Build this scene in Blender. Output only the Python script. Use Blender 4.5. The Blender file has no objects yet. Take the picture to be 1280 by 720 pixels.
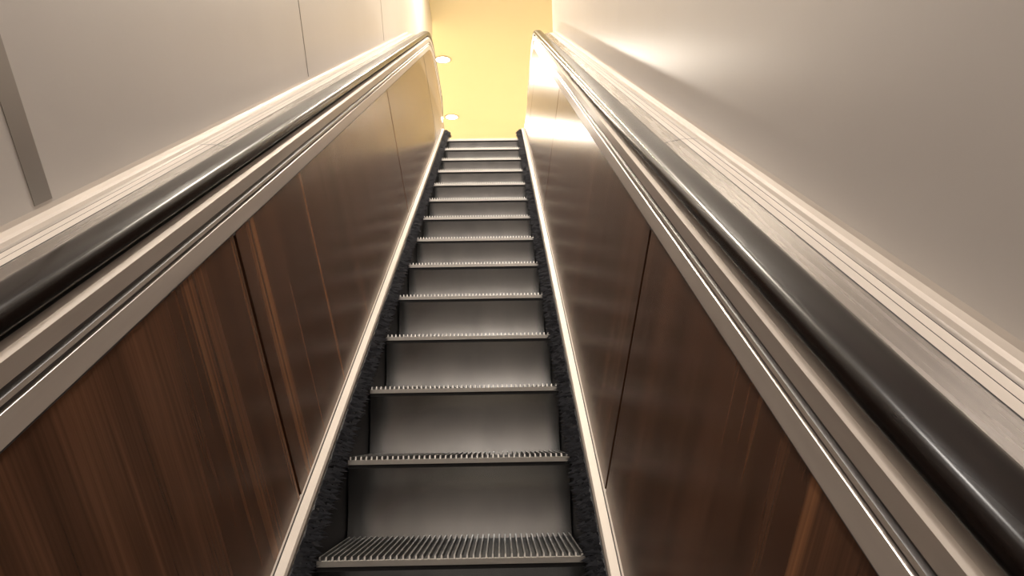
import bpy, math, random
from mathutils import Vector, Matrix
random.seed(4)
scene = bpy.context.scene
scene.view_settings.view_transform = 'Standard'
T30 = math.radians(30); C30 = math.cos(T30); S30 = math.sin(T30)
KW=.973; KH=.978

# ------------------------------------------------------------------ materials
def mat(name, col, rough=0.5, metal=0.0, coat=0.0, spec=0.5):
    m = bpy.data.materials.new(name); m.use_nodes = True
    b = m.node_tree.nodes['Principled BSDF']
    b.inputs['Base Color'].default_value = (*col, 1)
    b.inputs['Roughness'].default_value = rough
    b.inputs['Metallic'].default_value = metal
    b.inputs['Coat Weight'].default_value = coat
    b.inputs['Coat Roughness'].default_value = 0.15
    b.inputs['Specular IOR Level'].default_value = spec
    return m, m.node_tree, b

def noisy(m, nt, b, c1, c2, scale=(1, 1, 1), nscale=5, detail=6, r1=None, r2=None, uv=True, lo=0.2, hi=0.8):
    tc = nt.nodes.new('ShaderNodeTexCoord'); mp = nt.nodes.new('ShaderNodeMapping')
    nt.links.new(tc.outputs['UV' if uv else 'Object'], mp.inputs['Vector'])
    mp.inputs['Scale'].default_value = scale
    n = nt.nodes.new('ShaderNodeTexNoise'); n.inputs['Scale'].default_value = nscale; n.inputs['Detail'].default_value = detail
    nt.links.new(mp.outputs['Vector'], n.inputs['Vector'])
    r = nt.nodes.new('ShaderNodeValToRGB')
    r.color_ramp.elements[0].position = lo; r.color_ramp.elements[1].position = hi
    r.color_ramp.elements[0].color = (*c1, 1); r.color_ramp.elements[1].color = (*c2, 1)
    nt.links.new(n.outputs['Fac'], r.inputs['Fac']); nt.links.new(r.outputs['Color'], b.inputs['Base Color'])
    if r1 is not None:
        mr = nt.nodes.new('ShaderNodeMapRange')
        mr.inputs['From Min'].default_value = lo; mr.inputs['From Max'].default_value = hi
        mr.inputs['To Min'].default_value = r1; mr.inputs['To Max'].default_value = r2
        nt.links.new(n.outputs['Fac'], mr.inputs['Value']); nt.links.new(mr.outputs['Result'], b.inputs['Roughness'])
    return r, n

def wood_mat():
    m, nt, b = mat('walnut_laminate', (0.05, 0.02, 0.01), 0.27, 0.0, 0.0, 0.6)
    b.inputs['Specular Tint'].default_value = (1.0, 0.74, 0.52, 1)
    N = nt.nodes; L = nt.links
    tc = N.new('ShaderNodeTexCoord')
    def band(sx, sy, sc, det, loc=0):
        mp = N.new('ShaderNodeMapping'); L.new(tc.outputs['UV'], mp.inputs['Vector'])
        mp.inputs['Scale'].default_value = (sx, sy, 1); mp.inputs['Location'].default_value = (loc, loc, 0)
        n = N.new('ShaderNodeTexNoise'); n.inputs['Scale'].default_value = sc; n.inputs['Detail'].default_value = det
        n.inputs['Roughness'].default_value = 0.6
        L.new(mp.outputs['Vector'], n.inputs['Vector']); return n
    n1 = band(8, 0.4, 1.0, 6)
    r1 = N.new('ShaderNodeValToRGB'); cr = r1.color_ramp
    cr.elements[0].position = 0.30; cr.elements[0].color = (0.045, 0.021, 0.012, 1)
    cr.elements[1].position = 0.76; cr.elements[1].color = (0.17, 0.078, 0.041, 1)
    e = cr.elements.new(0.5); e.color = (0.085, 0.039, 0.022, 1)
    L.new(n1.outputs['Fac'], r1.inputs['Fac'])
    n2 = band(12, 0.22, 1.0, 3, 7.3)
    r2 = N.new('ShaderNodeValToRGB'); r2.color_ramp.elements[0].position = 0.59; r2.color_ramp.elements[1].position = 0.74
    L.new(n2.outputs['Fac'], r2.inputs['Fac'])
    mx = N.new('ShaderNodeMix'); mx.data_type = 'RGBA'
    L.new(r2.outputs['Color'], mx.inputs[0]); L.new(r1.outputs['Color'], mx.inputs[6]); mx.inputs[7].default_value = (0.31, 0.138, 0.062, 1)
    n3 = band(110, 1.2, 1.0, 3, 2.1)
    mr = N.new('ShaderNodeMapRange'); mr.inputs['From Min'].default_value = 0.3; mr.inputs['From Max'].default_value = 0.7
    mr.inputs['To Min'].default_value = 0.75; mr.inputs['To Max'].default_value = 1.25
    L.new(n3.outputs['Fac'], mr.inputs['Value'])
    vm = N.new('ShaderNodeVectorMath'); vm.operation = 'SCALE'
    L.new(mx.outputs[2], vm.inputs[0]); L.new(mr.outputs['Result'], vm.inputs['Scale'])
    L.new(vm.outputs[0], b.inputs['Base Color'])
    return m

WOOD = wood_mat()
m, nt, b = mat('cream_enamel_trim', (0.62, 0.5, 0.4), 0.38, 0.15); noisy(m, nt, b, (0.53, 0.465, 0.41), (0.64, 0.57, 0.505), (0.6, 8, 1), 4, r1=.32, r2=.45); CREAM = m
m, nt, b = mat('skirt_trim_enamel', (0.40, 0.345, 0.295), 0.42, 0.2); STRIM = m
m, nt, b = mat('satin_aluminium', (0.6, 0.55, 0.5), 0.3, 0.8); noisy(m, nt, b, (0.40, 0.365, 0.335), (0.50, 0.455, 0.42), (0.5, 14, 1), 5, r1=.26, r2=.36); ALU = m
m, nt, b = mat('deck_stainless', (0.3, 0.27, 0.24), 0.3, 0.9); noisy(m, nt, b, (0.27, 0.24, 0.215), (0.37, 0.33, 0.30), (0.5, 22, 1), 5, r1=.22, r2=.32); DECK = m
m, nt, b = mat('groove_grey', (0.13, 0.125, 0.125), 0.45, 0.5); GROOVE = m  # one flat grey for trim grooves and deck joints
m, nt, b = mat('handrail_rubber', (0.012, 0.008, 0.007), 0.2, 0.0, 0.0, 0.5); b.inputs['IOR'].default_value=1.22; noisy(m, nt, b, (0.006, 0.005, 0.0045), (0.016, 0.010, 0.008), (1, 8, 1), 3, r1=.2, r2=.27); RUBBER = m
m, nt, b = mat('joint_black', (0.006, 0.005, 0.005), 0.7); BLACK = m
m, nt, b = mat('skirt_dark', (0.012, 0.012, 0.014), 0.6, 0.0); SKIRT = m
m, nt, b = mat('brush_bristle', (0.035, 0.036, 0.042), 0.42); BRISTLE = m
m, nt, b = mat('step_riser_metal', (0.2, 0.2, 0.19), 0.2, 0.97); noisy(m, nt, b, (0.26, 0.265, 0.268), (0.36, 0.363, 0.362), (5, 1, 2.5), 2.0, r1=.14, r2=.21, uv=False, detail=4); RISER = m
m, nt, b = mat('step_cleat_metal', (0.5, 0.48, 0.45), 0.4, 0.7); noisy(m, nt, b, (0.10, 0.098, 0.095), (0.24, 0.23, 0.22), (1, 1, 1), 20, uv=False); CLEAT = m
m, nt, b = mat('step_nose_metal', (0.48, 0.45, 0.41), 0.4, 0.6); NOSE = m
m, nt, b = mat('wall_enamel', (0.59, 0.54, 0.495), 0.36, 0.0, 0.0, 0.6); noisy(m, nt, b, (0.55, 0.51, 0.48), (0.65, 0.61, 0.575), (1, 1, 1), 1.1, uv=False, detail=7, lo=0.1, hi=.9); WALL = m
m, nt, b = mat('wall_cover_strip', (0.36, 0.33, 0.30), 0.3, 0.4); STRIP = m
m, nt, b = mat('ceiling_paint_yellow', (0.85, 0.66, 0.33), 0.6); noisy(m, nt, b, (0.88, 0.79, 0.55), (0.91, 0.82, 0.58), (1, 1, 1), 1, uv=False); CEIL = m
m, nt, b = mat('ceiling_paint_white', (0.8, 0.77, 0.72), 0.6); CEILW = m
m, nt, b = mat('floor_stone', (0.45, 0.38, 0.3), 0.35); noisy(m, nt, b, (0.38, 0.33, 0.26), (0.52, 0.46, 0.37), (1, 1, 1), 6, uv=False); FLOOR = m
m, nt, b = mat('lamp_glow', (1, 1, 1)); b.inputs['Emission Color'].default_value = (1, 0.96, 0.9, 1); b.inputs['Emission Strength'].default_value = 12; GLOW = m
m, nt, b = mat('lamp_trim_white', (0.55, 0.46, 0.30), 0.4); LTRIM = m

# ------------------------------------------------------------------ helpers
def empty(name):
    o = bpy.data.objects.new(name, None); scene.collection.objects.link(o); return o
def mesh(name, v, f, mats, parent=None, mi=None, uvs=None, smooth=False):
    me = bpy.data.meshes.new(name); me.from_pydata(v, [], f)
    for mm in mats: me.materials.append(mm)
    if mi:
        for p, i in zip(me.polygons, mi): p.material_index = i
    if uvs:
        ul = me.uv_layers.new(name='UVMap')
        for lp in me.loops: ul.data[lp.index].uv = uvs[lp.vertex_index]
    if smooth:
        for p in me.polygons: p.use_smooth = True
    me.update()
    o = bpy.data.objects.new(name, me); scene.collection.objects.link(o)
    if parent: o.parent = parent
    return o
def boxv(v, f, x0, x1, y0, y1, z0, z1):
    n = len(v)
    v += [(x0,y0,z0),(x1,y0,z0),(x1,y1,z0),(x0,y1,z0),(x0,y0,z1),(x1,y0,z1),(x1,y1,z1),(x0,y1,z1)]
    f += [(n,n+3,n+2,n+1),(n+4,n+5,n+6,n+7),(n,n+1,n+5,n+4),(n+1,n+2,n+6,n+5),(n+2,n+3,n+7,n+6),(n+3,n,n+4,n+7)]
def box(name, x0, x1, y0, y1, z0, z1, m, parent=None):
    v=[];f=[];boxv(v,f,x0,x1,y0,y1,z0,z1); return mesh(name,v,f,[m],parent)

# ------------------------------------------------------------------ path
SC = 8.7; RT = 0.5; LT = RT*math.tan(T30/2); ST = SC-LT; AT = RT*T30
SB = -3.4; RB = 2.0; LB = RB*math.tan(T30/2); SBT = SB+LB; AB = RB*T30
ZL = SC*S30; ZB = SB*S30
def path(s, H):
    H*=KH
    if s < SBT-AB:
        y0 = SB*C30-LB; d = s-(SBT-AB); return (y0+d, ZB+H)
    if s < SBT:
        a = (s-(SBT-AB))/RB; cy = SB*C30-LB; cz = ZB+RB
        return (cy+(RB-H)*math.sin(a), cz-(RB-H)*math.cos(a))
    if s <= ST:
        return (s*C30-H*S30, s*S30+H*C30)
    if s <= ST+AT:
        a = T30-(s-ST)/RT; cy = SC*C30+LT; cz = ZL-RT
        return (cy-(RT+H)*math.sin(a), cz+(RT+H)*math.cos(a))
    return (SC*C30+LT+(s-ST-AT), ZL+H)
def srange(s0, s1):
    pts = {s0, s1}
    for a, bnd, n in ((SBT-AB, SBT, 12), (ST, ST+AT, 14)):
        for i in range(n+1):
            t = a+(bnd-a)*i/n
            if s0 < t < s1: pts.add(t)
    return sorted(pts)
def base_z(y):
    if y < SB*C30-LB: return ZB
    if y < SBT*C30: 
        cy = SB*C30-LB; return ZB+RB-math.sqrt(RB*RB-(y-cy)**2)
    if y < ST*C30: return y*math.tan(T30)
    cy = SC*C30+LT
    if y < cy: return ZL-RT+math.sqrt(RT*RT-(y-cy)**2)
    return ZL
def sweep(name, prof, side, s0, s1, mats, parent, closed=False, pm=None, smooth=False, caps=True, uo=0):
    ss = srange(s0, s1); n = len(prof); v=[];f=[];uv=[];mi=[]
    cum=[0]
    for i in range(1,n): cum.append(cum[-1]+math.dist(prof[i],prof[i-1]))
    off = (5.9 if side<0 else 47.75)+uo
    for s in ss:
        for (W,H),c in zip(prof,cum):
            y,z = path(s,H); v.append((side*W*KW,y,z)); uv.append((s+off,c))
    m = n if closed else n-1
    for j in range(len(ss)-1):
        for i in range(m):
            a=j*n+i; b_=j*n+(i+1)%n; c_=(j+1)*n+(i+1)%n; d=(j+1)*n+i
            f.append((a,d,c_,b_) if side>0 else (a,b_,c_,d)); mi.append(pm[i] if pm else 0)
    if closed and caps:
        k=(len(ss)-1)*n
        f.append(tuple(range(n)) if side>0 else tuple(reversed(range(n)))); mi.append(0)
        f.append(tuple(k+i for i in (reversed(range(n)) if side>0 else range(n)))); mi.append(0)
    return mesh(name,v,f,mats,parent,mi,uv,smooth)

S0 = SBT-AB-0.6
S1 = ST+AT+1.0
esc = empty('escalator')

JOINTS = [S0, -3.28, -0.28, 2.60, 5.47, 8.0, S1]
for side, tag in ((-1,'left'),(1,'right')):
    for i in range(len(JOINTS)-1):
        a = JOINTS[i]+0.009; b2 = JOINTS[i+1]-0.009
        sweep(f'balustrade_panel_{tag}_{i+1}', [(.408,.066),(.497,.806),(.513,.806),(.424,.066)], side, a, b2, [WOOD], esc, closed=True, uo=i*11.37)
    sweep(f'panel_backing_{tag}', [(.420,.05),(.509,.83),(.54,.85),(.46,.05)], side, S0, S1, [BLACK], esc, closed=True)
    sweep(f'skirt_{tag}', [(.346,-.30),(.346,.02),(.352,.032),(.378,.045)], side, S0-.6, S1+.3, [SKIRT], esc)
    sweep(f'skirt_trim_{tag}', [(.376,.035),(.376,.058),(.381,.064),(.402,.067),(.404,.072),(.412,.072),(.416,.045)], side, S0-.3, S1+.1, [STRIM,GROOVE], esc, pm=[0,0,0,1,0,0])
    P = [(.512,.796),(.496,.796),(.4965,.803),(.4935,.806),(.4945,.846),(.499,.848),(.4995,.854),(.4945,.856),(.4945,.864),(.500,.867),(.501,.874),(.494,.877),(.4925,.908),(.499,.916),(.512,.920)]
    sweep(f'balustrade_cap_{tag}', P, side, S0, S1, [CREAM,GROOVE,ALU], esc, pm=[1,1,0,0,2,1,1,0,1,1,1,0,0,0])
    # outer deck
    P = [(.512,.920),(.562,.920),(.568,.934),(.632,.947),(.6325,.9455),(.6345,.9455),(.635,.947)]
    pm = [1,0,3,1,1,1]
    w=.635
    for k in range(2):
        P += [(w+.0165,.948),(w+.0168,.947),(w+.0178,.947),(w+.0181,.948)]; pm += [2,1,1,1]; w+=.0181
    P += [(.680,.949),(.683,.956),(.692,.958),(.697,.966),(.700,.98)]; pm += [0,2,2,2,2]
    sweep(f'outer_deck_{tag}', P, side, S0, S1+.3, [ALU,GROOVE,CREAM,DECK], esc, pm=pm[:len(P)-1])
    for q,sj in enumerate((-1.2,2.95,6.8)):
        sweep(f'deck_joint_{tag}_{q+1}', [(.574,.9362),(.632,.9480),(.680,.9500)], side, sj, sj+.005, [GROOVE], esc)
    hp=[]
    for k in range(21):
        a = math.pi*(1.15 - 1.30*k/20)
        cx=math.cos(a); sy=math.sin(a)
        hp.append((.530+.037*math.copysign(abs(cx)**.66,cx), .004+.021*math.copysign(abs(sy)**.66,sy)))
    hp += [(.552,-.016),(.506,-.016)]
    R = .27; HR=.946; Hc = HR-R/KH
    frames=[]
    for i in range(13):
        a = -math.pi/2+math.pi*i/12
        y0,z0 = path(S0,Hc); frames.append((y0-R*math.cos(a), z0+R*math.sin(a), -math.cos(a), math.sin(a)))
    for s in srange(S0,S1)[1:-1]:
        y,z=path(s,HR); y2,z2=path(s,HR+1/KH); frames.append((y,z,y2-y,z2-z))
    for i in range(13):
        a = math.pi/2-math.pi*i/12
        y0,z0 = path(S1,Hc); frames.append((y0+R*math.cos(a), z0+R*math.sin(a), math.cos(a), math.sin(a)))
    v=[];f=[];uv=[];n=len(hp)
    for j,(y,z,ny,nz) in enumerate(frames):
        for i,(W,h) in enumerate(hp):
            v.append((side*W*KW,y+ny*h,z+nz*h)); uv.append((j*.2,i*.01))
    for j in range(len(frames)-1):
        for i in range(n):
            a=j*n+i;b_=j*n+(i+1)%n;c_=(j+1)*n+(i+1)%n;d=(j+1)*n+i
            f.append((a,b_,c_,d) if side>0 else (a,d,c_,b_))
    mesh(f'handrail_{tag}',v,f,[RUBBER],esc,None,uv,True)
    for s,sg,nm in ((S0,-1,'lower'),(S1,1,'upper')):
        v=[];f=[]; y0,z0=path(s,Hc); n=20
        for x in (.485,.555):
            for i in range(n+1):
                a=-math.pi/2+math.pi*i/n
                v.append((side*x,y0+sg*(R-.014)*math.cos(a),z0+(R-.014)*math.sin(a)))
        f.append(tuple(range(n+1))); f.append(tuple(reversed(range(n+1,2*n+2))))
        for i in range(n): f.append((i,i+1,n+2+i,n+1+i))
        f.append((0,n,2*n+1,n+1))
        mesh(f'newel_{nm}_{tag}',v,f,[ALU],esc)
        v=[];f=[]
        boxv(v,f,min(side*.41,side*.56),max(side*.41,side*.56),y0-(.0 if sg>0 else .2),y0+(.2 if sg>0 else 0),z0-Hc*KH,z0-R+.02)
        mesh(f'newel_base_{nm}_{tag}',v,f,[ALU],esc)
    v=[];f=[]; s=-1.5
    while s<ST+.3:
        for rr in range(3):
            root=.375-.012*rr-random.random()*.006; tip=root-.018-random.random()*.014
            hh=.050-.008*rr+random.uniform(-.002,.008); ht=hh-random.uniform(.002,.018); ds=random.uniform(-.012,.012); w=.004
            p0=path(s-w,hh-.008);p1=path(s+w,hh-.008);p2=path(s+ds,ht);p3=path(s,hh);k=len(v)
            v+=[(side*root*KW,*p0),(side*root*KW,*p1),(side*tip*KW,*p2),(side*(root-.004)*KW,*p3)]
            f+=[(k,k+1,k+2),(k+1,k+3,k+2),(k+3,k,k+2)]
        s+=.006
    mesh(f'skirt_brush_{tag}',v,f,[BRISTLE],esc)

# ------------------------------------------------------------------ steps
Y0=2.115; k=-14
NC=42; HWs=.331; pitch=2*HWs/NC
idx=0
while True:
    yn=Y0+.4*k
    if yn>8.35: break
    if yn>-3.7:
        idx+=1
        z=base_z(yn)
        v=[];f=[];mi=[]
        def addb(*a,m=0):
            n0=len(f); boxv(v,f,*a); mi.extend([m]*(len(f)-n0))
        addb(-HWs,HWs,yn+.004,yn+.43,z-.035,z-.0115,m=3)
        addb(-HWs,HWs,yn,yn+.012,z-.024,z-.010,m=2)
        for c in range(NC):
            x=-HWs+pitch*(c+.3)
            n=len(v)
            x0,x1=x,x+pitch*.34; ya,yb=yn+.0,yn+.411
            v+=[(x0,ya,z-.0115),(x1,ya,z-.0115),(x1,yb,z-.0115),(x0,yb,z-.0115),(x0+.0008,ya+.003,z),(x1-.0008,ya+.003,z),(x1-.0008,yb,z),(x0+.0008,yb,z)]
            f+=[(n+4,n+5,n+6,n+7),(n,n+1,n+5,n+4),(n+1,n+2,n+6,n+5),(n+2,n+3,n+7,n+6),(n+3,n,n+4,n+7)]; mi+=[1,2,1,1,1]
        # pressed concave riser
        D=.25; M=24; n=len(v)
        for j in range(M+1):
            t=j/M; yy=yn+.006+.015*math.sin(math.pi*min(t/.93,1.0)); zz=z-.023-D*t
            v+=[(-HWs,yy,zz),(HWs,yy,zz)]
        for j in range(M):
            a=n+2*j; f.append((a,a+2,a+3,a+1)); mi.append(0)
        for sx in (-1,1):
            n=len(v)
            v+=[(sx*HWs,yn+.01,z-.03),(sx*HWs,yn+.41,z-.03),(sx*HWs,yn+.30,z-.2),(sx*HWs,yn+.03,z-.27)]
            f.append((n,n+1,n+2,n+3)); mi.append(3)
        o=mesh(f'step_{idx}',v,f,[RISER,CLEAT,NOSE,BLACK],esc,mi)
        for p in o.data.polygons:
            if p.material_index==0: p.use_smooth=True
    k+=1
ylast=Y0+.4*(k-1)
YF=SC*C30+LT+1.6
for nm,ya,yb,zz in (('upper',ylast+.42,YF,ZL),('lower',-5.2,-3.72,ZB)):
    v=[];f=[]
    boxv(v,f,-.334,.334,ya,yb,zz-.02,zz+.004)
    ye = ya if nm=='upper' else yb
    for c in range(43):
        x=-HWs+pitch*(c-.02)
        boxv(v,f,max(x-.003,-.334),min(x+.003,.334),ye-.06,ye+.06,zz-.008,zz+.006)
    mesh(f'comb_plate_{nm}',v,f,[ALU],esc)
sweep('truss_underside',[(.9,-.45),(-.9,-.45)],1,S0-.6,S1+.3,[BLACK],esc)

# ------------------------------------------------------------------ room
WX=.699*KW; CZ=6.75
YEL=9.85; YER=7.35
for side,tag,ye in ((-1,'left',YEL),(1,'right',YER)):
    parent=empty(f'wall_{tag}')
    box(f'wall_{tag}_face',min(side*WX,side*(WX+.1)),max(side*WX,side*(WX+.1)),-8,ye,ZB-.6,CZ,WALL,parent)
    if side<0:
        for q,(sj,wd,mm) in enumerate(((2.20,.06,STRIP),(4.42,.009,STRIP),(7.0,.009,STRIP),(-.6,.009,STRIP))):
            hmax=(CZ-sj*S30)/C30-.3
            tl=math.tan(math.radians(11))
            v=[];f=[]
            for xx in (-WX,-WX+.0015):
                for ds,h in ((-wd/2,.96),(wd/2,.96),(wd/2,hmax),(-wd/2,hmax)):
                    s=sj+ds-(h-.96)*tl; v.append((xx,s*C30-h*S30,s*S30+h*C30))
            f=[(4,5,6,7),(0,1,5,4),(1,2,6,5),(2,3,7,6),(3,0,4,7)]
            mesh(f'wall_{tag}_joint_{q+1}',v,f,[mm],parent)
box('parapet_right',WX,WX+.1,YER,YF,ZB,ZL+.91,CREAM)
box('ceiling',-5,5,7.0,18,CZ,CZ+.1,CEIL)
box('ceiling_shaft',-2,2,-8,7.0,CZ,CZ+.1,CEILW)
box('floor_upper',-5,5,YF,18,ZL-.2,ZL+.004,FLOOR)
box('floor_upper_right',WX+.1,5,YER,YF,ZL-.2,ZL+.004,FLOOR)
box('floor_lower',-2,2,-8,-5.2,ZB-.2,ZB+.004,FLOOR)
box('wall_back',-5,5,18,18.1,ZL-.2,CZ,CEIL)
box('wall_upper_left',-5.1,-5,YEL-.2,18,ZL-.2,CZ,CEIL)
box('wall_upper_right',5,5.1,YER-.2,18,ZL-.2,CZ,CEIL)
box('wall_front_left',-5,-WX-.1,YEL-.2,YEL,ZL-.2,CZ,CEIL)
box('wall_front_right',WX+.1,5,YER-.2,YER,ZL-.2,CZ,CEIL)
box('wall_lower_back',-2,2,-8.1,-8,ZB-.2,CZ,WALL)

def downlight(x,y,power,r=.10,col=(1,.9,.77)):
    e=empty('recessed_downlight'); e.location=(x,y,CZ)
    n=32; v=[];f=[]
    for rr,zz in ((r*1.22,-.001),(r*1.2,-.010),(r,-.012),(r*.97,.0)):
        for i in range(n):
            a=2*math.pi*i/n; v.append((rr*math.cos(a),rr*math.sin(a),zz))
    for q in range(3):
        for i in range(n): f.append((q*n+i,q*n+(i+1)%n,(q+1)*n+(i+1)%n,(q+1)*n+i))
    mesh('trim_ring',v,f,[LTRIM],e)
    v=[(r*math.cos(2*math.pi*i/n),r*math.sin(2*math.pi*i/n),-.006) for i in range(n)]
    mesh('lens',v,[tuple(range(n))],[GLOW],e)
    ld=bpy.data.lights.new('lamp','AREA'); ld.shape='DISK'; ld.size=r*1.8; ld.energy=power; ld.color=col
    lo=bpy.data.objects.new('lamp',ld); scene.collection.objects.link(lo); lo.parent=e; lo.location=(0,0,-.02)
for y,p in ((-6,75),(-3.2,88),(-.4,92),(2.4,88),(5.2,88),(7.9,75)): downlight(.0,y,p,col=(1,.94,.87) if y<5 else (1,.90,.75))
for y in (10.95,13.1,15.3):
    downlight(-.62,y,60); downlight(2.2,y,60); downlight(-3.4,y,60)
for x,ry in ((-4.6,-.5),(4.6,.5)):  # added uplights out of view, brighten the yellow ceiling; no fixture modelled
    ld=bpy.data.lights.new('ceiling_fill_light','AREA'); ld.shape='RECTANGLE'; ld.size=.2; ld.size_y=7; ld.energy=80; ld.color=(1,.88,.68)
    lo=bpy.data.objects.new('ceiling_fill_light',ld); scene.collection.objects.link(lo)
    lo.location=(x,13,CZ-1.0); lo.rotation_euler=(math.pi,ry,0)

w=bpy.data.worlds.new('world'); scene.world=w; w.use_nodes=True
w.node_tree.nodes['Background'].inputs[0].default_value=(1,.88,.76,1); w.node_tree.nodes['Background'].inputs[1].default_value=.15

cd=bpy.data.cameras.new('camera'); cam=bpy.data.objects.new('camera',cd); scene.collection.objects.link(cam); scene.camera=cam
cd.sensor_width=36; cd.lens=1030/1280*36; cd.clip_start=.02
Rm=Matrix.Rotation(math.radians(-.93),4,'Z')@Matrix.Rotation(math.radians(90+10.0),4,'X')@Matrix.Rotation(math.radians(-1.0),4,'Z')
cam.matrix_world=Matrix.Translation((.1265,0,1.513))@Rm
